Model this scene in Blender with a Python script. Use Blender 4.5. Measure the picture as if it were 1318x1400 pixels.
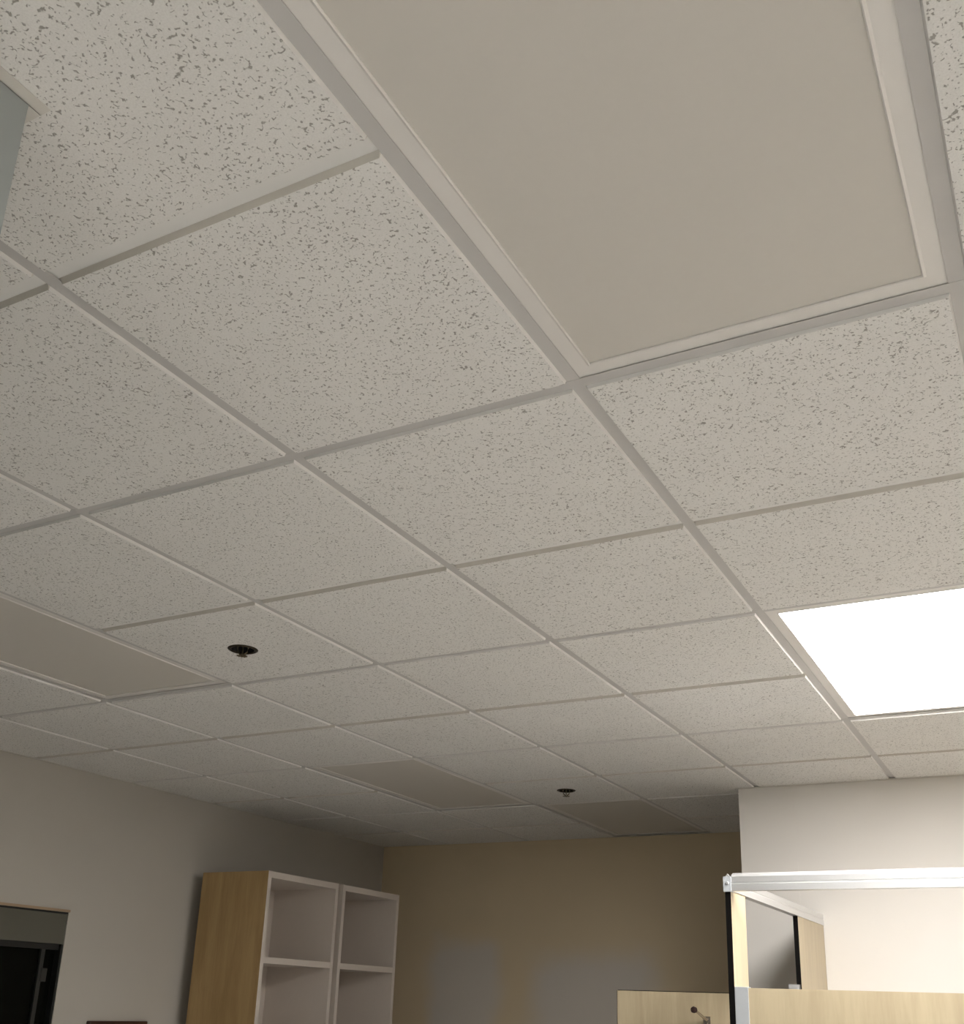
import bpy, bmesh, math
from mathutils import Vector, Matrix

for o in list(bpy.data.objects):
    bpy.data.objects.remove(o)
scene = bpy.context.scene
C = scene.collection

# ------------------------------------------------------------------ camera, world, exposure
H = 2.68                      # height of the tile faces above the floor
G = 0.6096                    # ceiling module
cam_d = bpy.data.cameras.new('camera')
cam = bpy.data.objects.new('camera', cam_d)
C.objects.link(cam)
right = Vector((0.87966732, 0.47434968, 0.03431885))
up = Vector((0.12417719, -0.29874126, 0.94622074))
fwd = Vector((-0.45909196, 0.82809785, 0.32169633))
M = Matrix((right, up, -fwd)).transposed().to_4x4()
M.translation = Vector((1.25654, -0.86100, H - 1.01704))
cam.matrix_world = M
cam_d.sensor_fit = 'HORIZONTAL'
cam_d.sensor_width = 36.0
cam_d.lens = 1454.33 * 36.0 / 1318.0
cam_d.shift_y = 178.0 / 1318.0
cam_d.clip_start = 0.02
scene.camera = cam

world = bpy.data.worlds.new('world')
scene.world = world
world.use_nodes = True
world.node_tree.nodes['Background'].inputs[0].default_value = (0.0, 0.0, 0.0, 1)
world.node_tree.nodes['Background'].inputs[1].default_value = 0.0

vs = scene.view_settings
vs.view_transform = 'Standard'
vs.look = 'None'
vs.exposure = 1.58
vs.gamma = 1.0
vs.use_curve_mapping = False
LAMP = 13.0                   # strength of a lit ceiling lens
LAMP_COL = (1.0, 0.97, 0.94)

# room extents (X across the ceiling columns, Y along them)
XL, XR = -2.95, 7 * G - 0.06
YB, YF = -7 * G + 0.06, 5.42
WX, WY = -0.09, 4.15          # outer corner of the pale wall
NX, NY = 0.258, -0.246        # corner of the grey wall beside the camera


# ------------------------------------------------------------------ materials
def srgb(r, g, b):
    def f(c):
        c /= 255.0
        return c / 12.92 if c <= 0.04045 else ((c + 0.055) / 1.055) ** 2.4
    return (f(r), f(g), f(b), 1.0)


def new_mat(name):
    m = bpy.data.materials.new(name)
    m.use_nodes = True
    nt = m.node_tree
    return m, nt, nt.nodes['Principled BSDF']


def N(nt, kind, **kw):
    n = nt.nodes.new(kind)
    for k, v in kw.items():
        setattr(n, k, v)
    return n


def math_node(nt, op, a, b=None, clamp=False):
    n = N(nt, 'ShaderNodeMath', operation=op, use_clamp=clamp)
    for i, v in enumerate((a, b)):
        if v is None:
            continue
        if isinstance(v, (int, float)):
            n.inputs[i].default_value = v
        else:
            nt.links.new(v, n.inputs[i])
    return n.outputs[0]


def map_range(nt, v, a, b, c=0.0, d=1.0):
    n = N(nt, 'ShaderNodeMapRange', interpolation_type='SMOOTHSTEP')
    n.inputs['From Min'].default_value = a
    n.inputs['From Max'].default_value = b
    n.inputs['To Min'].default_value = c
    n.inputs['To Max'].default_value = d
    nt.links.new(v, n.inputs['Value'])
    return n.outputs['Result']


def mix(nt, fac, a, b):
    n = N(nt, 'ShaderNodeMix', data_type='RGBA')
    for sock, v in ((n.inputs[0], fac), (n.inputs[6], a), (n.inputs[7], b)):
        if isinstance(v, (tuple, float, int)):
            sock.default_value = v
        else:
            nt.links.new(v, sock)
    return n.outputs[2]


def noise(nt, vec, scale, detail=2.0, rough=0.5, dist=0.0):
    n = N(nt, 'ShaderNodeTexNoise')
    n.inputs['Scale'].default_value = scale
    n.inputs['Detail'].default_value = detail
    n.inputs['Roughness'].default_value = rough
    n.inputs['Distortion'].default_value = dist
    nt.links.new(vec, n.inputs['Vector'])
    return n.outputs['Fac']


def bump(nt, bsdf, h, strength, dist):
    n = N(nt, 'ShaderNodeBump')
    n.inputs['Strength'].default_value = strength
    n.inputs['Distance'].default_value = dist
    nt.links.new(h, n.inputs['Height'])
    nt.links.new(n.outputs['Normal'], bsdf.inputs['Normal'])


def obj_coords(nt, per_object=True):
    tc = N(nt, 'ShaderNodeTexCoord')
    if not per_object:
        return tc.outputs['Object']
    oi = N(nt, 'ShaderNodeObjectInfo')
    sc = math_node(nt, 'MULTIPLY', oi.outputs['Random'], 37.0)
    add = N(nt, 'ShaderNodeVectorMath', operation='ADD')
    nt.links.new(tc.outputs['Object'], add.inputs[0])
    nt.links.new(sc, add.inputs[1])
    return add.outputs[0]


def plain(name, col, rough=0.6, metal=0.0, grain=0.03, scale=40.0, bmp=0.0, spec=0.5):
    """paint, metal or plastic with a faint mottling"""
    m, nt, b = new_mat(name)
    v = obj_coords(nt)
    f = noise(nt, v, scale, 3.0)
    lo = tuple(max(0.0, c * (1 - grain)) for c in col[:3]) + (1.0,)
    hi = tuple(min(1.0, c * (1 + grain)) for c in col[:3]) + (1.0,)
    nt.links.new(mix(nt, f, lo, hi), b.inputs['Base Color'])
    b.inputs['Roughness'].default_value = rough
    b.inputs['Metallic'].default_value = metal
    b.inputs['Specular IOR Level'].default_value = spec
    if bmp:
        bump(nt, b, noise(nt, v, 260.0, 4.0), bmp, 0.002)
    return m


def tile_material():
    m, nt, b = new_mat('fissured_tile')
    v = obj_coords(nt)
    # short worm-like fissures: thin iso-lines of a noise, broken up by a second one
    n1 = noise(nt, v, 88.0, 1.0, 0.5, 0.5)
    ridge = math_node(nt, 'ABSOLUTE', math_node(nt, 'SUBTRACT', n1, 0.5))
    line = map_range(nt, ridge, 0.018, 0.060, 1.0, 0.0)
    n2 = noise(nt, v, 165.0, 1.0)
    cut = map_range(nt, n2, 0.525, 0.62, 0.0, 1.0)
    fiss = math_node(nt, 'MULTIPLY', line, cut)
    # pin holes
    vo = N(nt, 'ShaderNodeTexVoronoi')
    vo.inputs['Scale'].default_value = 150.0
    nt.links.new(v, vo.inputs['Vector'])
    pin = map_range(nt, vo.outputs['Distance'], 0.12, 0.26, 1.0, 0.0)
    sep = N(nt, 'ShaderNodeSeparateColor')
    nt.links.new(vo.outputs['Color'], sep.inputs[0])
    pick = map_range(nt, sep.outputs[0], 0.55, 0.6, 0.0, 0.75)
    pin = math_node(nt, 'MULTIPLY', pin, pick)
    holes = math_node(nt, 'MAXIMUM', fiss, pin)
    cloud = noise(nt, v, 5.0, 3.0)
    base = mix(nt, cloud, srgb(226, 224, 220), srgb(234, 232, 228))
    fine = noise(nt, v, 420.0, 2.0)
    base = mix(nt, map_range(nt, fine, 0.35, 0.7, 0.0, 0.22), base, srgb(196, 193, 187))
    nt.links.new(mix(nt, math_node(nt, 'MULTIPLY', holes, 0.66), base, srgb(110, 104, 94)), b.inputs['Base Color'])
    b.inputs['Roughness'].default_value = 0.95
    b.inputs['Specular IOR Level'].default_value = 0.1
    bump(nt, b, math_node(nt, 'SUBTRACT', math_node(nt, 'MULTIPLY', fine, 0.12), holes), 0.35, 0.002)
    return m


def birch(name, a, c, axis=2):
    m, nt, b = new_mat(name)
    tc = obj_coords(nt)
    mp = N(nt, 'ShaderNodeMapping')
    s = [9.0, 9.0, 9.0]
    s[axis] = 0.9
    mp.inputs['Scale'].default_value = s
    nt.links.new(tc, mp.inputs['Vector'])
    broad = noise(nt, mp.outputs[0], 1.6, 3.0, 0.5, 0.8)
    grain = noise(nt, mp.outputs[0], 14.0, 4.0, 0.6, 0.3)
    f = math_node(nt, 'ADD', math_node(nt, 'MULTIPLY', broad, 0.75), math_node(nt, 'MULTIPLY', grain, 0.25))
    nt.links.new(mix(nt, map_range(nt, f, 0.3, 0.7), a, c), b.inputs['Base Color'])
    b.inputs['Roughness'].default_value = 0.42
    return m


def back_wall_material():
    """tan paint with two bare, greyer patches where something used to hang"""
    m, nt, b = new_mat('tan_paint_patched')
    tc = obj_coords(nt, False)
    wob = N(nt, 'ShaderNodeTexNoise')
    wob.inputs['Scale'].default_value = 3.0
    wob.inputs['Detail'].default_value = 4.0
    nt.links.new(tc, wob.inputs['Vector'])
    off = N(nt, 'ShaderNodeVectorMath', operation='MULTIPLY_ADD')
    nt.links.new(wob.outputs['Color'], off.inputs[0])
    off.inputs[1].default_value = (0.22, 0.0, 0.22)
    nt.links.new(tc, off.inputs[2])
    sep = N(nt, 'ShaderNodeSeparateXYZ')
    nt.links.new(off.outputs[0], sep.inputs[0])
    x, z = sep.outputs[0], sep.outputs[2]

    def box(x0, x1, z1, e=0.08):
        a = map_range(nt, x, x0 - e, x0 + e)
        c = map_range(nt, x, x1 - e, x1 + e, 1.0, 0.0)
        d = map_range(nt, z, z1 - e, z1 + e, 1.0, 0.0)
        return math_node(nt, 'MULTIPLY', math_node(nt, 'MULTIPLY', a, c), d)
    p = math_node(nt, 'MAXIMUM', box(-2.42, -1.90, H - 0.52), box(-1.66, -0.85, H - 0.60, 0.12))
    col = mix(nt, noise(nt, tc, 2.5, 3.0), srgb(208, 191, 160), srgb(214, 197, 167))
    nt.links.new(mix(nt, math_node(nt, 'MULTIPLY', p, 0.75), col, srgb(204, 200, 196)), b.inputs['Base Color'])
    b.inputs['Roughness'].default_value = 0.8
    bump(nt, b, noise(nt, tc, 220.0, 3.0), 0.12, 0.002)
    return m


def emission(name, col, strength):
    m, nt, b = new_mat(name)
    b.inputs['Base Color'].default_value = (0.8, 0.8, 0.8, 1)
    b.inputs['Emission Color'].default_value = tuple(col) + (1.0,)
    b.inputs['Emission Strength'].default_value = strength
    b.inputs['Roughness'].default_value = 0.5
    return m


MT = {
    'tile': tile_material(),
    'tile_edge': plain('tile_edge_paint', srgb(228, 226, 222), 0.85, grain=0.02),
    'tile_groove': plain('groove_flank_shade', srgb(212, 207, 198), 0.95, grain=0.04),  # flanks coloured greyer to paint in the shade of the groove
    'tee': plain('white_enamel_tee', srgb(194, 191, 188), 0.5, grain=0.015),
    'angle': plain('white_enamel_angle', srgb(212, 208, 200), 0.5, grain=0.015),
    'frame': plain('white_enamel_frame', srgb(224, 220, 215), 0.45, grain=0.01),
    'lens_off': plain('opal_lens_unlit', srgb(206, 201, 193), 0.5, grain=0.015, scale=90.0),
    'lens_on': emission('opal_lens_lit', LAMP_COL, LAMP),
    'housing': plain('galvanised_housing', srgb(150, 150, 150), 0.5, 0.6),
    'deck': plain('dark_deck', srgb(70, 68, 66), 0.9),
    'wall_grey': plain('warm_grey_wall_paint', srgb(186, 181, 172), 0.75, grain=0.02, scale=6.0, bmp=0.12),
    'wall_white': plain('off_white_wall_paint', srgb(224, 220, 214), 0.7, grain=0.015, scale=5.0, bmp=0.08),
    'wall_near': plain('cool_grey_wall_paint', srgb(158, 164, 163), 0.75, grain=0.02, scale=8.0, bmp=0.12),
    'wall_back': back_wall_material(),
    'floor': plain('pale_vinyl_floor', srgb(202, 201, 199), 0.45, grain=0.08, scale=18.0),
    'birch': birch('birch_laminate', srgb(168, 153, 126), srgb(184, 170, 141)),
    'birch_dark': birch('oak_laminate', srgb(168, 138, 92), srgb(190, 160, 112)),
    'melamine': plain('white_melamine', srgb(214, 204, 194), 0.45, grain=0.02),
    'black_core': plain('black_phenolic_core', srgb(12, 10, 9), 0.85, grain=0.2, spec=0.1),
    'alu': plain('brushed_aluminium', srgb(214, 214, 214), 0.32, 0.75, grain=0.03, scale=120.0),
    'alu_dull': plain('anodised_aluminium', srgb(196, 200, 204), 0.45, 0.5, grain=0.03, scale=120.0),
    'chrome': plain('worn_chrome', srgb(170, 160, 146), 0.25, 0.9, grain=0.1),
    'rubber': plain('dark_red_rubber', srgb(34, 8, 7), 0.8, grain=0.1),
    'bronze': plain('dark_bronze', srgb(62, 54, 42), 0.4, 0.7, grain=0.1),
    'void': plain('black_cup', srgb(14, 12, 10), 0.8, grain=0.1),
    'brass': plain('tarnished_brass', srgb(118, 108, 88), 0.3, 0.85, grain=0.1),
    'dark_frame': plain('black_door_frame', srgb(22, 21, 18), 0.6, grain=0.1),
    'header': plain('grey_green_header', srgb(92, 90, 80), 0.7, grain=0.04),
    'stile': plain('dark_grey_stile', srgb(44, 44, 41), 0.5, grain=0.05),
    'doorway_dark': plain('near_black_doorway_dark', srgb(8, 9, 6), 0.25, grain=0.1, spec=0.2),  # near-black colour for the unlit space behind the doorway
    'trim_tan': plain('tan_trim', srgb(168, 146, 120), 0.6),
    'walnut': birch('dark_walnut', srgb(52, 32, 22), srgb(78, 48, 34), 1),
    'cork': plain('brown_cork', srgb(146, 112, 78), 0.9, grain=0.25, scale=200.0),
}


# ------------------------------------------------------------------ mesh helpers
class MB:
    def __init__(self):
        self.v, self.f, self.m = [], [], []

    def quad(self, pts, mi=0):
        i = len(self.v)
        self.v += [tuple(p) for p in pts]
        self.f.append(tuple(range(i, i + len(pts))))
        self.m.append(mi)

    def box(self, a, b, mi=0, mis=None, rot=None):
        x0, y0, z0 = a
        x1, y1, z1 = b
        P = [(x0, y0, z0), (x1, y0, z0), (x1, y1, z0), (x0, y1, z0),
             (x0, y0, z1), (x1, y0, z1), (x1, y1, z1), (x0, y1, z1)]
        i = len(self.v)
        self.v += P
        # order: bottom, top, -y, +x, +y, -x
        for k, q in enumerate(((0, 3, 2, 1), (4, 5, 6, 7), (0, 1, 5, 4), (1, 2, 6, 5), (2, 3, 7, 6), (3, 0, 4, 7))):
            self.f.append(tuple(i + j for j in q))
            self.m.append(mis[k] if mis else mi)
        return self

    def prism(self, prof, axis, a, b, mi=0):
        """extrude a closed 2-D profile along an axis; profile is in the two other axes"""
        def pt(p, t):
            q = [0, 0, 0]
            o = [k for k in range(3) if k != axis]
            q[o[0]], q[o[1]], q[axis] = p[0], p[1], t
            return tuple(q)
        i = len(self.v)
        n = len(prof)
        self.v += [pt(p, a) for p in prof] + [pt(p, b) for p in prof]
        for k in range(n):
            self.f.append((i + k, i + (k + 1) % n, i + n + (k + 1) % n, i + n + k))
            self.m.append(mi)
        self.f.append(tuple(range(i + n - 1, i - 1, -1)))
        self.f.append(tuple(range(i + n, i + 2 * n)))
        self.m += [mi, mi]
        return self

    def lathe(self, prof, seg=28, mi=0, c=(0, 0, 0)):
        i = len(self.v)
        n = len(prof)
        for s in range(seg):
            a = 2 * math.pi * s / seg
            for r, z in prof:
                self.v.append((c[0] + r * math.cos(a), c[1] + r * math.sin(a), c[2] + z))
        for s in range(seg):
            t = (s + 1) % seg
            for k in range(n - 1):
                self.f.append((i + s * n + k, i + t * n + k, i + t * n + k + 1, i + s * n + k + 1))
                self.m.append(mi)
        return self

    def tube(self, pts, r, seg=10, mi=0):
        pts = [Vector(p) for p in pts]
        rr = r if isinstance(r, (list, tuple)) else [r] * len(pts)
        rings = []
        for k, p in enumerate(pts):
            d = (pts[min(k + 1, len(pts) - 1)] - pts[max(k - 1, 0)]).normalized()
            s = d.cross(Vector((0, 0, 1)))
            if s.length < 1e-3:
                s = d.cross(Vector((1, 0, 0)))
            s.normalize()
            t = d.cross(s)
            i = len(self.v)
            for q in range(seg):
                a = 2 * math.pi * q / seg
                self.v.append(tuple(p + (s * math.cos(a) + t * math.sin(a)) * rr[k]))
            rings.append(i)
        for k in range(len(rings) - 1):
            for q in range(seg):
                self.f.append((rings[k] + q, rings[k] + (q + 1) % seg, rings[k + 1] + (q + 1) % seg, rings[k + 1] + q))
                self.m.append(mi)
        self.f.append(tuple(rings[0] + q for q in range(seg)))
        self.f.append(tuple(rings[-1] + q for q in range(seg - 1, -1, -1)))
        self.m += [mi, mi]
        return self

    def mesh(self, name, mats, smooth=False):
        me = bpy.data.meshes.new(name)
        me.from_pydata(self.v, [], self.f)
        for m in (mats if isinstance(mats, (list, tuple)) else [mats]):
            me.materials.append(MT[m])
        me.polygons.foreach_set('material_index', self.m)
        bm = bmesh.new()
        bm.from_mesh(me)
        bmesh.ops.remove_doubles(bm, verts=bm.verts, dist=1e-6)
        bmesh.ops.recalc_face_normals(bm, faces=bm.faces)
        bm.to_mesh(me)
        bm.free()
        if smooth:
            me.polygons.foreach_set('use_smooth', [True] * len(me.polygons))
            me.set_sharp_from_angle(angle=math.radians(40))
        return me

    def build(self, name, mats, parent=None, loc=(0, 0, 0), rotz=0.0, smooth=False, bevel=0.0):
        return link(name, self.mesh(name, mats, smooth), parent, loc, rotz, bevel)


def link(name, me, parent=None, loc=(0, 0, 0), rotz=0.0, bevel=0.0):
    o = bpy.data.objects.new(name, me)
    C.objects.link(o)
    o.location = loc
    o.rotation_euler = (0, 0, rotz)
    o.parent = parent
    if bevel:
        b = o.modifiers.new('bevel', 'BEVEL')
        b.width = bevel
        b.segments = 2
        b.limit_method = 'ANGLE'
    return o


def thing(name, label, cat, loc=(0, 0, 0), rotz=0.0, group=None):
    o = link(name, None, None, loc, rotz)
    o.empty_display_size = 0.1
    return tag(o, label, cat, group)


def tag(o, label, cat, group=None):
    o['label'] = label
    o['category'] = cat
    if group:
        o['group'] = group
    return o


def structure(o, label=None, cat=None):
    o['kind'] = 'structure'
    if label:
        o['label'] = label
    if cat:
        o['category'] = cat
    return o


# ------------------------------------------------------------------ the room shell
TOP = H + 0.42                                    # underside of the deck above the grid
structure(MB().box((XL - 0.15, YB - 0.15, -0.12), (XR + 0.15, YF + 0.15, 0)).build('floor', 'floor'),
          'pale beige vinyl floor of the room', 'floor')

DY0, DY1, DZ = 1.86, 2.777, H - 0.674              # dark doorway in the left wall
w = MB()
w.box((XL - 0.14, NY, 0), (XL, DY0, TOP))
w.box((XL - 0.14, DY1, 0), (XL, YF, TOP))
w.box((XL - 0.14, DY0, DZ), (XL, DY1, TOP))
structure(w.build('wall_left', 'wall_grey'), 'warm grey painted wall with the dark doorway', 'wall')
structure(MB().box((XL - 0.14, YF, 0), (XR + 0.14, YF + 0.14, TOP)).build('wall_back', 'wall_back'),
          'tan painted end wall with two bare greyish patches', 'wall')
# pale wall: projecting block, with a slightly proud strip beside its outer corner
w = MB()
w.prism([(WX, WY), (0.17, WY), (0.17, WY + 0.001), (XR, WY + 0.001), (XR, YF), (WX, YF)], 2, 0, TOP)
structure(w.build('wall_right', 'wall_white'), 'bright off-white wall behind the partition stall', 'wall')
structure(MB().box((XL - 0.14, YB, 0), (NX, NY, TOP)).build('wall_near', 'wall_near'),
          'cool grey wall corner reaching the ceiling near the large unlit light', 'wall')
structure(MB().box((XR, YB, 0), (XR + 0.14, WY, TOP)).build('wall_side', 'wall_white'),
          'off-white wall facing the dark doorway', 'wall')
structure(MB().box((XL - 0.14, YB - 0.14, 0), (XR + 0.14, YB, TOP)).build('wall_rear', 'wall_white'),
          'off-white wall opposite the tan end wall', 'wall')

# ------------------------------------------------------------------ suspended ceiling
ceil = MB().box((XL - 0.14, YB - 0.14, TOP), (XR + 0.14, YF + 0.14, TOP + 0.1)).build('ceiling', 'deck')
structure(ceil, 'white suspended ceiling of fissured tiles in a metal grid', 'ceiling')

TW = 0.012          # half the tee width
TZ = 0.0055         # tee face above the tile face
EZ = TZ + 0.0016   # tile edge resting on the tee
OV = 0.006           # overlap of tile and tee
GZ = 0.0095         # bottom of the moulded groove above the tile face
GB = 0.0045         # width of the groove flanks
EB = 0.003          # width of the bevels

SPRINKLERS = [(-0.917, 1.530), (-0.891, 3.930)]
LIGHTS = {          # (column, first row): last row, lit
    (1, 3): (5, True), (1, -1): (1, False), (-3, 1): (3, False), (-3, 5): (7, False), (-2, 7): (9, False),
    (1, -5): (-3, True), (5, 3): (5, True), (5, -1): (1, False),
}


def tile_mesh(u0, u1, v0, v1, eu0, eu1, ev0, ev1, groove, notch=None, hole=None):
    """one tegular tile in local coordinates about (0,0): bevelled edges hanging below the tees
    (eu/ev say which sides have one), a moulded groove across its middle, faces at z = 0"""
    def breaks(a, b, ea, eb, extra=()):
        s = [(a, EZ if ea else 0.0), (b, EZ if eb else 0.0)]
        if ea:
            s += [(a + OV, EZ), (a + OV + EB, 0.0)]
        if eb:
            s += [(b - OV, EZ), (b - OV - EB, 0.0)]
        s += [(e, None) for e in extra]
        return sorted(s)
    ue = []
    ve = []
    if notch:
        ue.append(notch[0])
        ve.append(notch[1])
    R = 0.09
    if hole:
        ue += [hole[0] - R, hole[0] + R]
        ve += [hole[1] - R, hole[1] + R]
    us = breaks(u0, u1, eu0, eu1, ue)
    vs_ = breaks(v0, v1, ev0, ev1, ve)
    if groove is not None:
        vs_ += [(groove - TW - GB, 0.0), (groove - TW, GZ), (groove + TW, GZ), (groove + TW + GB, 0.0)]
        vs_.sort()

    def zz(lst, k):
        return 0.0 if lst[k][1] is None else lst[k][1]
    mb = MB()
    T = 0.0165
    cells = {}
    for i in range(len(us) - 1):
        for j in range(len(vs_) - 1):
            ua, ub, va, vb = us[i][0], us[i + 1][0], vs_[j][0], vs_[j + 1][0]
            if notch and ub <= notch[0] + 1e-6 and vb <= notch[1] + 1e-6:
                continue
            if hole and abs((ua + ub) / 2 - hole[0]) < 1e-4 and abs((va + vb) / 2 - hole[1]) < 1e-4:
                continue
            cells[(i, j)] = 1
            zs = [max(zz(us, i), zz(vs_, j)), max(zz(us, i + 1), zz(vs_, j)),
                  max(zz(us, i + 1), zz(vs_, j + 1)), max(zz(us, i), zz(vs_, j + 1))]
            pts = [(ua, va), (ub, va), (ub, vb), (ua, vb)]
            mi = 0 if max(zs) < 1e-6 else 1
            if groove is not None and abs(max(zs) - min(zs)) > 1e-4 and abs(abs((va + vb) / 2 - groove) - TW - GB / 2) < 1e-4:
                mi = 2
            mb.quad([(p[0], p[1], z) for p, z in zip(pts, zs)][::-1], mi)
            mb.quad([(p[0], p[1], T) for p in pts], 1)
            for k, (di, dj) in enumerate(((0, -1), (1, 0), (0, 1), (-1, 0))):
                ni, nj = i + di, j + dj
                outside = ni < 0 or nj < 0 or ni >= len(us) - 1 or nj >= len(vs_) - 1
                if not outside and notch:
                    outside = us[ni + 1][0] <= notch[0] + 1e-6 and vs_[nj + 1][0] <= notch[1] + 1e-6
                if outside:
                    a, b = k, (k + 1) % 4
                    mb.quad([(*pts[a], zs[a]), (*pts[b], zs[b]), (*pts[b], T), (*pts[a], T)], 1)
    if hole:
        n = 32
        r = 0.038
        hx, hy = hole
        for k in range(n):
            a0, a1 = 2 * math.pi * k / n, 2 * math.pi * (k + 1) / n

            def sq(a):
                c, s = math.cos(a), math.sin(a)
                f = R / max(abs(c), abs(s))
                return (hx + c * f, hy + s * f)

            def ci(a):
                return (hx + r * math.cos(a), hy + r * math.sin(a))
            mb.quad([(*ci(a0), 0), (*ci(a1), 0), (*sq(a1), 0), (*sq(a0), 0)], 0)
            mb.quad([(*ci(a0), 0), (*ci(a1), 0), (*ci(a1), T), (*ci(a0), T)], 1)
            mb.quad([(*ci(a0), T), (*ci(a1), T), (*sq(a1), T), (*sq(a0), T)], 1)
    return mb.mesh('ceiling_tile', ['tile', 'tile_edge', 'tile_groove'])


cache = {}
ROWS = list(range(-7, 9, 2))
for i in range(-5, 7):
    for r in ROWS:
        if (i, r) in LIGHTS:
            continue
        u0, u1 = i * G + TW - OV, (i + 1) * G - TW + OV
        v0, v1 = r * G + TW - OV, (r + 2) * G - TW + OV
        eu0 = eu1 = ev0 = ev1 = True
        mid = (r + 1) * G
        gap = 0.002
        if u0 < XL:
            u0, eu0 = XL + gap, False
        if u1 > XR:
            u1, eu1 = XR - gap, False
        if v0 < YB:
            v0, ev0 = YB + gap, False
        if v1 > YF:
            v1, ev1 = YF - gap, False
        notch = None
        if u0 > WX - 0.2 and v1 > WY:              # up to the pale wall
            if v0 > WY:
                continue
            v1, ev1 = WY - gap, False
        if u1 < NX and v0 < NY:                    # behind the grey wall
            if v1 < NY:
                continue
            v0, ev0 = NY + gap, False
        elif u0 < NX < u1 and v0 < NY:
            if v1 < NY:
                u0, eu0 = NX + gap, False
            else:
                notch = (NX + gap, NY + gap)
        if u1 - u0 < 0.02 or v1 - v0 < 0.02:
            continue
        if i == -1 and v1 > WY:                    # strip passing the pale wall's outer corner
            if v0 > WY - 0.1:
                u1, eu1 = WX - gap, False
        cx, cy = (u0 + u1) / 2, (v0 + v1) / 2
        groove = mid if v0 + 0.03 < mid < v1 - 0.03 else None
        hole = None
        for s in SPRINKLERS:
            if u0 < s[0] < u1 and v0 < s[1] < v1:
                hole = (s[0] - cx, s[1] - cy)
        key = tuple(round(k, 4) if isinstance(k, float) else k for k in (
            u1 - u0, v1 - v0, eu0, eu1, ev0, ev1, None if groove is None else groove - cy)) + (
            (i, r) if (notch or hole) else (0,))
        if key not in cache:
            cache[key] = tile_mesh(u0 - cx, u1 - cx, v0 - cy, v1 - cy, eu0, eu1, ev0, ev1,
                                   None if groove is None else groove - cy,
                                   None if not notch else (notch[0] - cx, notch[1] - cy), hole)
        link('ceiling_tile', cache[key], ceil, (cx, cy, H))

TEE = [(-TW, 0), (TW, 0), (TW, 0.0012), (0.001, 0.0014), (0.001, 0.03), (-0.001, 0.03), (-0.001, 0.0014), (-TW, 0.0012)]
tee_cache = {}


def tee(name, axis, a, b, other, z):
    L = round(b - a, 4)
    if (axis, L) not in tee_cache:
        tee_cache[(axis, L)] = MB().prism(TEE, axis, -L / 2, L / 2).mesh(name, 'tee')
    c = (a + b) / 2
    loc = (c, other, z) if axis == 0 else (other, c, z)
    link(name, tee_cache[(axis, L)], ceil, loc)


for r in range(-7, 10, 2):
    y = r * G
    if y < YB + 0.02 or y > YF - 0.02:
        continue
    a = NX + 0.001 if y < NY else XL + 0.001
    b = WX - 0.001 if y > WY else XR - 0.001
    tee('main_tee', 0, a, b, y, H + TZ)
for i in range(-4, 7):
    x = i * G
    for r in ROWS:
        a, b = r * G + TW + 0.0004, (r + 2) * G - TW - 0.0004
        a, b = max(a, YB + 0.001), min(b, YF - 0.001)
        if x > WX:
            b = min(b, WY - 0.001)
        if x < NX:
            a = max(a, NY + 0.001)
        if b - a > 0.03:
            tee('cross_tee', 1, a, b, x, H + TZ + 0.0003)

# L-shaped wall angle carrying the ceiling edge
AW = 0.018
az = H - 0.0012


def angle_x(x0, x1, y, sgn):
    MB().box((x0, min(y, y + sgn * AW), az), (x1, max(y, y + sgn * AW), az + 0.0010)).box(
        (x0, min(y, y + sgn * 0.001), az), (x1, max(y, y + sgn * 0.001), az + 0.016)).build('wall_angle', 'angle', ceil)


def angle_y(y0, y1, x, sgn):
    MB().box((min(x, x + sgn * AW), y0, az), (max(x, x + sgn * AW), y1, az + 0.0010)).box(
        (min(x, x + sgn * 0.001), y0, az), (max(x, x + sgn * 0.001), y1, az + 0.016)).build('wall_angle', 'angle', ceil)


angle_y(YB, NY + AW, NX, 1)
angle_x(XL, NX - 0.0005, NY, 1)
angle_y(NY, YF, XL, 1)
angle_x(XL, WX, YF, -1)
angle_x(WX, XR, WY, -1)

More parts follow.
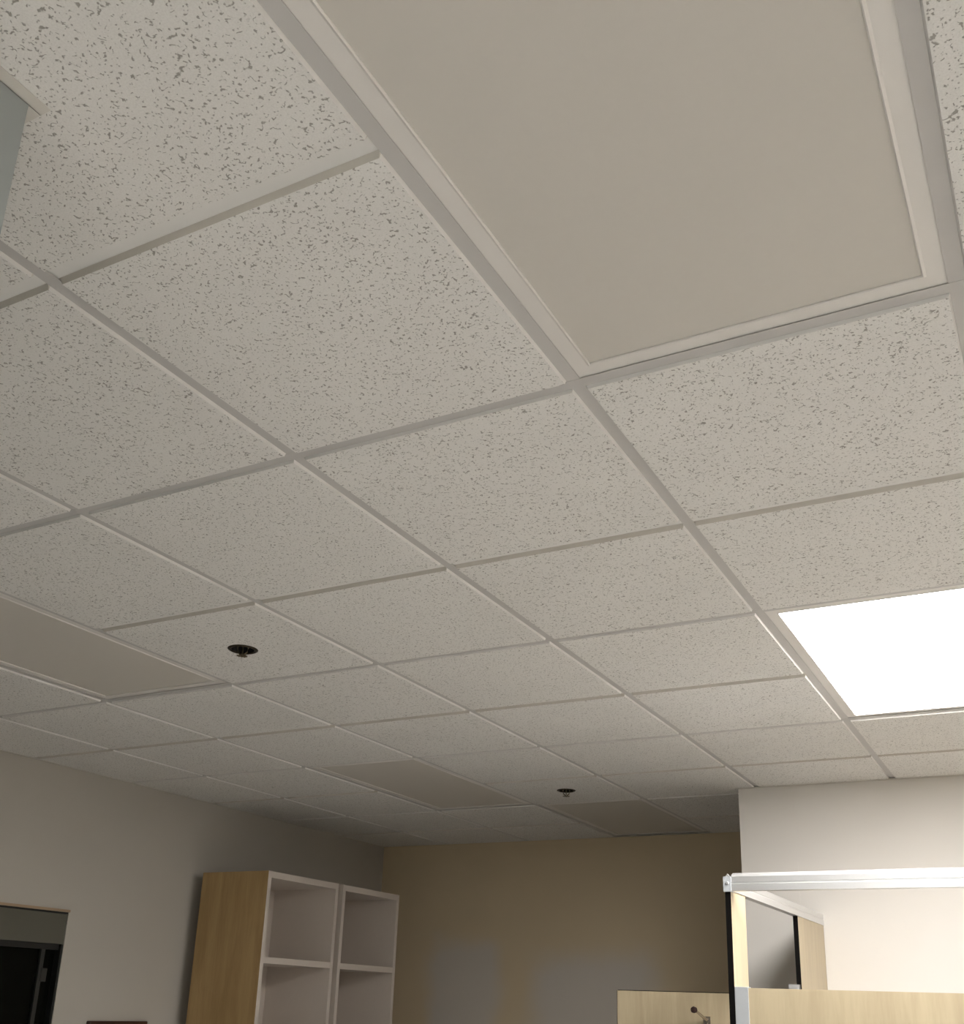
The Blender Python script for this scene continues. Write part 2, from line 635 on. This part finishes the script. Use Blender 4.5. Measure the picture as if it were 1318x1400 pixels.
# ------------------------------------------------------------------ recessed lights
LIGHT_LABELS = {
    (1, 3): 'lit recessed ceiling light above the partition stall',
    (1, -1): 'large unlit recessed ceiling light next to the grey wall corner',
    (-3, 1): 'unlit recessed ceiling light panel near the dark doorway side of the ceiling',
    (-3, 5): 'unlit recessed ceiling light panel above the cubby units',
    (-2, 7): 'unlit recessed ceiling panel touching the tan end wall',
    (1, -5): 'lit recessed ceiling light by the rear off-white wall',
    (5, 3): 'lit recessed ceiling light at the far side of the stall',
    (5, -1): 'unlit recessed ceiling light along the side wall',
}
for (i, r), (r1, lit) in LIGHTS.items():
    u0, u1 = i * G + TW - 0.006, (i + 1) * G - TW + 0.006
    v0, v1 = r * G + TW - 0.006, min(r1 * G - TW + 0.006, YF - 0.012)
    cx, cy = (u0 + u1) / 2, (v0 + v1) / 2
    t = thing('recessed_light', LIGHT_LABELS[(i, r)], 'ceiling light', (cx, cy, H + TZ + 0.0025), 0, 'recessed ceiling lights')
    hx, hy = (u1 - u0) / 2, (v1 - v0) / 2
    F = 0.036
    fz0, fz1 = 0.0, 0.012
    # four mitred rails with a raised inner lip
    ring = MB()
    for sgn in (-1, 1):
        for prof, ax, h, o in (([(hx, fz0), (hx - F + 0.004, fz0), (hx - F, fz0 - 0.0025), (hx - F - 0.002, fz0 - 0.001),
                                 (hx - F - 0.002, fz1), (hx, fz1)], 1, hy, hx),
                               ([(hy, fz0), (hy - F + 0.004, fz0), (hy - F, fz0 - 0.0025), (hy - F - 0.002, fz0 - 0.001),
                                 (hy - F - 0.002, fz1), (hy, fz1)], 0, hx, hy)):
            mb = MB()
            n = len(prof)
            pts = []
            for end in (-1, 1):
                for p, z in prof:
                    along = end * (h - (o - p))
                    q = (sgn * p, along, z) if ax == 1 else (along, sgn * p, z)
                    pts.append(q)
            mb.v = pts
            for k in range(n):
                mb.f.append((k, (k + 1) % n, n + (k + 1) % n, n + k))
                mb.m.append(0)
            mb.f += [tuple(range(n)), tuple(range(n, 2 * n))]
            mb.m += [0, 0]
            mb.build('frame_rail', 'frame', t)
    lens = MB().box((-hx + F + 0.001, -hy + F + 0.001, 0.001), (hx - F - 0.001, hy - F - 0.001, 0.005)).build(
        'lens', 'lens_on' if lit else 'lens_off', t)
    lens['label'] = 'glowing white lens' if lit else 'matte unlit lens'
    MB().box((-hx + 0.008, -hy + 0.008, 0.0125), (hx - 0.008, hy - 0.008, 0.09)).build('housing', 'housing', t)

# ------------------------------------------------------------------ sprinklers
SP_LABELS = ['recessed sprinkler head with dark cup, in tile beside unlit panel near doorway',
             'small sprinkler head in ceiling tile close to the tan end wall']
for k, (x, y) in enumerate(SPRINKLERS):
    t = thing('sprinkler_head', SP_LABELS[k], 'sprinkler', (x, y, H), 0.5, 'ceiling sprinklers')
    cup = MB().lathe([(0.037, 0.0), (0.034, 0.012), (0.033, 0.05), (0.0, 0.052)], 32)
    cup.build('cup', 'void', t, smooth=True)
    MB().lathe([(0.036, 0.0), (0.036, -0.003), (0.040, -0.0045), (0.046, -0.002), (0.047, -0.0005), (0.036, 0.0)], 40).build(
        'escutcheon', 'bronze', t, smooth=True)
    d = -0.022 if k == 0 else -0.030               # the second head hangs lower
    MB().lathe([(0.0, 0.05), (0.012, 0.05), (0.012, d + 0.045), (0.009, d + 0.035), (0.0, d + 0.035)], 16).build('body', 'brass', t, smooth=True)
    for s in (-1, 1):
        MB().tube([(s * 0.010, 0, d + 0.042), (s * 0.017, 0, d + 0.028), (s * 0.014, 0, d + 0.013), (s * 0.003, 0, d + 0.003)], 0.0025, 8).build(
            'frame_arm', 'brass', t, smooth=True)
    MB().tube([(0, 0, d + 0.036), (0, 0, d + 0.006)], [0.003, 0.002], 8).build('bulb', 'brass', t, smooth=True)
    de = MB()
    de.lathe([(0.0, d + 0.003), (0.006, d + 0.003), (0.0125, d + 0.001), (0.0125, d - 0.0005), (0.006, d - 0.0005), (0.0, d - 0.003)], 20)
    for q in range(10):
        a = 2 * math.pi * q / 10
        c, s = math.cos(a), math.sin(a)
        p = [(0.0115, -0.0022), (0.017, -0.0016), (0.017, 0.0016), (0.0115, 0.0022)]
        xy = [(c * r - s * w_, s * r + c * w_) for r, w_ in p]
        de.prism(xy, 2, d - 0.0006, d + 0.0010)
    de.build('deflector', 'brass', t)

# ------------------------------------------------------------------ dark doorway in the left wall
door = link('door_1', None, None, (XL, (DY0 + DY1) / 2, 0))
structure(door, 'dark doorway with grey header in the warm grey wall', 'door')
hw = (DY1 - DY0) / 2
FW = 0.012
MB().box((-0.14, -hw, 0), (-0.004, -hw + FW, DZ - 0.146)).build('jamb', 'dark_frame', door)
MB().box((-0.14, hw - FW, 0), (-0.004, hw, DZ - 0.146)).build('jamb', 'dark_frame', door)
MB().box((-0.14, -hw, DZ - 0.008), (-0.004, hw, DZ)).build('head', 'dark_frame', door)
MB().box((-0.03, -hw, DZ - 0.145), (-0.006, hw, DZ - 0.009)).build('header_panel', 'header', door)
MB().box((-0.032, -hw + FW, DZ - 0.172), (-0.018, hw - FW, DZ - 0.1455)).build('top_rail', 'dark_frame', door)
gl = MB().box((-0.046, -hw + FW, 0.02), (-0.040, hw - FW, DZ - 0.1725)).build('doorway_dark_pane', 'doorway_dark', door)  # added black sheet standing in for the dark room beyond
st = MB().box((-0.038, hw - 0.100, 0.02), (-0.026, hw - 0.078, DZ - 0.1725)).build('stile', 'stile', door)
MB().box((-0.025, hw - 0.086, H - 0.99), (-0.021, hw - 0.055, H - 0.93)).build('latch_plate', 'stile', door)
MB().box((0.0, -hw - 0.03, DZ), (0.008, hw + 0.002, DZ + 0.012)).build('head_trim', 'trim_tan', door)

# ------------------------------------------------------------------ framed board on the left wall
t = thing('picture_frame', 'dark brown wooden frame hanging on the grey wall beside the cubby unit', 'picture frame', (XL, 3.165, H - 1.158))
MB().box((0.001, -0.187, -0.032), (0.026, 0.187, 0.0)).build('frame_rail', 'walnut', t, bevel=0.004)
MB().box((0.001, -0.187, -0.53), (0.026, 0.187, -0.498)).build('frame_rail', 'walnut', t, bevel=0.004)
for s in (-1, 1):
    a, b = sorted((s * 0.187, s * 0.155))
    MB().box((0.001, a, -0.4975), (0.026, b, -0.0325)).build('frame_rail', 'walnut', t, bevel=0.004)
MB().box((0.002, -0.1545, -0.4975), (0.012, 0.1545, -0.0325)).build('board', 'cork', t)

# ------------------------------------------------------------------ cubby units
def cubby(y0, y1, label, rz, outer=0):
    W = y1 - y0
    x0, x1 = -2.86, -2.41
    D = x1 - x0
    ZT = H - 0.398
    t = thing('cubby_unit', label, 'shelf unit', (x0, y0, 0), rz, 'tall open cubby units')
    TH = 0.026
    # sides: oak outside, white edge band and inside (faces: bottom, top, -y, +x, +y, -x)
    MB().box((0, 0, 0), (D - 0.001, TH, ZT), mis=[1, 0, outer, 1, 1, 0]).build('side_panel', ['birch_dark', 'melamine'], t)
    MB().box((0, W - TH, 0), (D - 0.001, W, ZT), mis=[1, 0, 1, 1, 0, 0]).build('side_panel', ['birch_dark', 'melamine'], t)
    for y in (0, W - TH):
        MB().box((D - 0.001, y, 0), (D, y + TH, ZT)).build('edge_band', 'melamine', t)
    MB().box((0, TH, ZT - 0.033), (D, W - TH, ZT - 0.0005)).build('top_panel', 'melamine', t)
    MB().box((0.001, TH, 0.0), (0.012, W - TH, ZT - 0.033)).build('back_panel', 'melamine', t)
    z = H - 0.828
    while z > 0.12:
        MB().box((0.012, TH, z - 0.031), (D - 0.001, W - TH, z)).build('shelf', 'melamine', t)
        z -= 0.432
    MB().box((0.02, TH, 0.0), (D - 0.03, W - TH, 0.08)).build('plinth', 'melamine', t)
    return t


cubby(3.556, 4.178, 'tall open cubby unit with bare oak side, next to the framed board', 0.0)
cubby(4.222, 4.815, 'tall open cubby unit standing in the corner by the tan end wall', 0.0, 1)

# ------------------------------------------------------------------ partition stall
PX = 0.265                    # inner face of the pilasters
PT = 0.019
FV = 2.68                     # near edge of the front
ZR = H - 0.586                # top of the head rail
RH = 0.050
ZP = H - 0.940                # top of panel and door
stall = thing('partition_stall', 'birch laminate partition stall with aluminium head rail and open door', 'partition', (PX, FV, 0))
ox, oy = PX, FV


def pil(y0, y1):
    # faces birch, edges black core
    return MB().box((-PT, y0, 0.06), (0, y1, ZR - RH), mis=[1, 1, 1, 0, 1, 0]).build('pilaster', ['birch', 'black_core'], stall)


pil(0.0, 0.175)
pil(0.965, WY - FV - 0.002)
# shoes under the pilasters
for y0, y1 in ((0.0, 0.175), (0.965, WY - FV - 0.002)):
    MB().box((-PT - 0.006, y0 - 0.0, 0.0), (0.006, y1, 0.0595)).build('pilaster_shoe', 'alu', stall)
# extruded head rail: two ribs, a groove between and a sloping top
RP = [(-0.003, 0), (-0.003, 0.021), (0.002, 0.025), (-0.001, 0.029), (-0.001, 0.046), (0.004, 0.052), (0.024, 0.060), (0.028, 0.050),
      (0.028, 0.0)]
XE = XR - PX - 0.004
MB().prism([(y - 0.002, z + ZR - RH) for y, z in RP], 0, 0.004, XE).build('head_rail', 'alu', stall)
hr = MB()
SP = [(0.003, 0), (0.003, 0.021), (-0.001, 0.025), (0.001, 0.029), (0.001, 0.046), (-0.004, 0.050), (-0.020, 0.056), (-0.024, 0.048), (-0.024, 0.0)]
hr.prism([(x, z + ZR - RH) for x, z in SP], 1, 0.028, WY - FV - 0.001)
hr.build('head_rail', 'alu', stall)
eb = MB().box((-0.022, -0.008, ZR - RH - 0.003), (0.0035, 0.026, ZR - 0.004)).build('rail_end_bracket', 'alu_dull', stall)
MB().tube([(-0.008, -0.0085, ZR - 0.026), (-0.008, -0.0115, ZR - 0.026)], [0.006, 0.004], 12).build('screw', 'alu', eb)
MB().prism([(-0.016, ZR - 0.004), (0.0, ZR - 0.004), (-0.010, ZR + 0.006)], 1, 0.0, 0.012).build('bracket_lip', 'alu', eb)
# front panel, with the aluminium channel that holds it to the pilaster
MB().box((0.012, 0.004, 0.30), (XE, 0.023, ZP), mis=[1, 0, 0, 1, 0, 1]).build('front_panel', ['birch', 'black_core'], stall)
ch = MB()
ch.box((0.0005, -0.002, 0.30), (0.044, 0.003, ZP + 0.003))
ch.box((0.0005, 0.024, 0.30), (0.044, 0.028, ZP + 0.003))
ch.box((0.0005, 0.003, 0.30), (0.004, 0.024, ZP + 0.003))
ch.build('panel_channel', 'alu_dull', stall, bevel=0.001)
# open door hung on the far pilaster, its inner side turned to the room
hd = Vector((-PT / 2, 0.955))
free = Vector((-0.505 - PX, 3.62 - FV))
dv = free - hd
DW = dv.length
ang = math.atan2(dv.y, dv.x)
dr = MB()
c = 0.003
prof = [(0.012 + c, -PT / 2), (0.012, -PT / 2 + c), (0.012, PT / 2 - c), (0.012 + c, PT / 2),
        (DW - c, PT / 2), (DW, PT / 2 - c), (DW, -PT / 2 + c), (DW - c, -PT / 2)]
z0, z1 = 0.30, ZP
dr.prism(prof, 2, z0, z1 - c)
dr.m = [1, 1, 1, 0, 1, 1, 1, 0, 1, 1]
dr.box((0.012 + c, -PT / 2 + c, z1 - c), (DW - c, PT / 2 - c, z1), 1)
d_o = dr.build('stall_door', ['birch', 'black_core'], stall, (hd.x, hd.y, 0), ang)
for z in (ZP + 0.004, 0.33):
    MB().box((-0.004, -0.024, z), (0.034, 0.024, z + 0.034)).build('hinge', 'alu', d_o)
# coat hook with rubber bumper (local +y of the door points to the room)
hk = MB()
hx_, hz = 0.372, H - 1.052
s_ = PT / 2
hk.box((hx_ - 0.014, s_, hz - 0.035), (hx_ + 0.014, s_ + 0.004, hz + 0.018))
hk.tube([(hx_, s_ + 0.002, hz + 0.002), (hx_ + 0.004, s_ + 0.022, hz + 0.010), (hx_ + 0.020, s_ + 0.060, hz + 0.032), (hx_ + 0.027, s_ + 0.075, hz + 0.039)],
        [0.007, 0.006, 0.0045, 0.0045], 12)
hk.tube([(hx_, s_ + 0.003, hz - 0.012), (hx_, s_ + 0.030, hz - 0.030), (hx_, s_ + 0.045, hz - 0.018)], [0.006, 0.005, 0.005], 12)
hk.tube([(hx_ + 0.025, s_ + 0.072, hz + 0.037), (hx_ + 0.027, s_ + 0.076, hz + 0.040), (hx_ + 0.033, s_ + 0.084, hz + 0.043),
         (hx_ + 0.035, s_ + 0.088, hz + 0.044)], [0.009, 0.0125, 0.0125, 0.008], 14, 1)
hook = hk.build('coat_hook', ['chrome', 'rubber'], d_o, smooth=True)
hook['label'] = 'metal coat hook with dark red rubber tip'
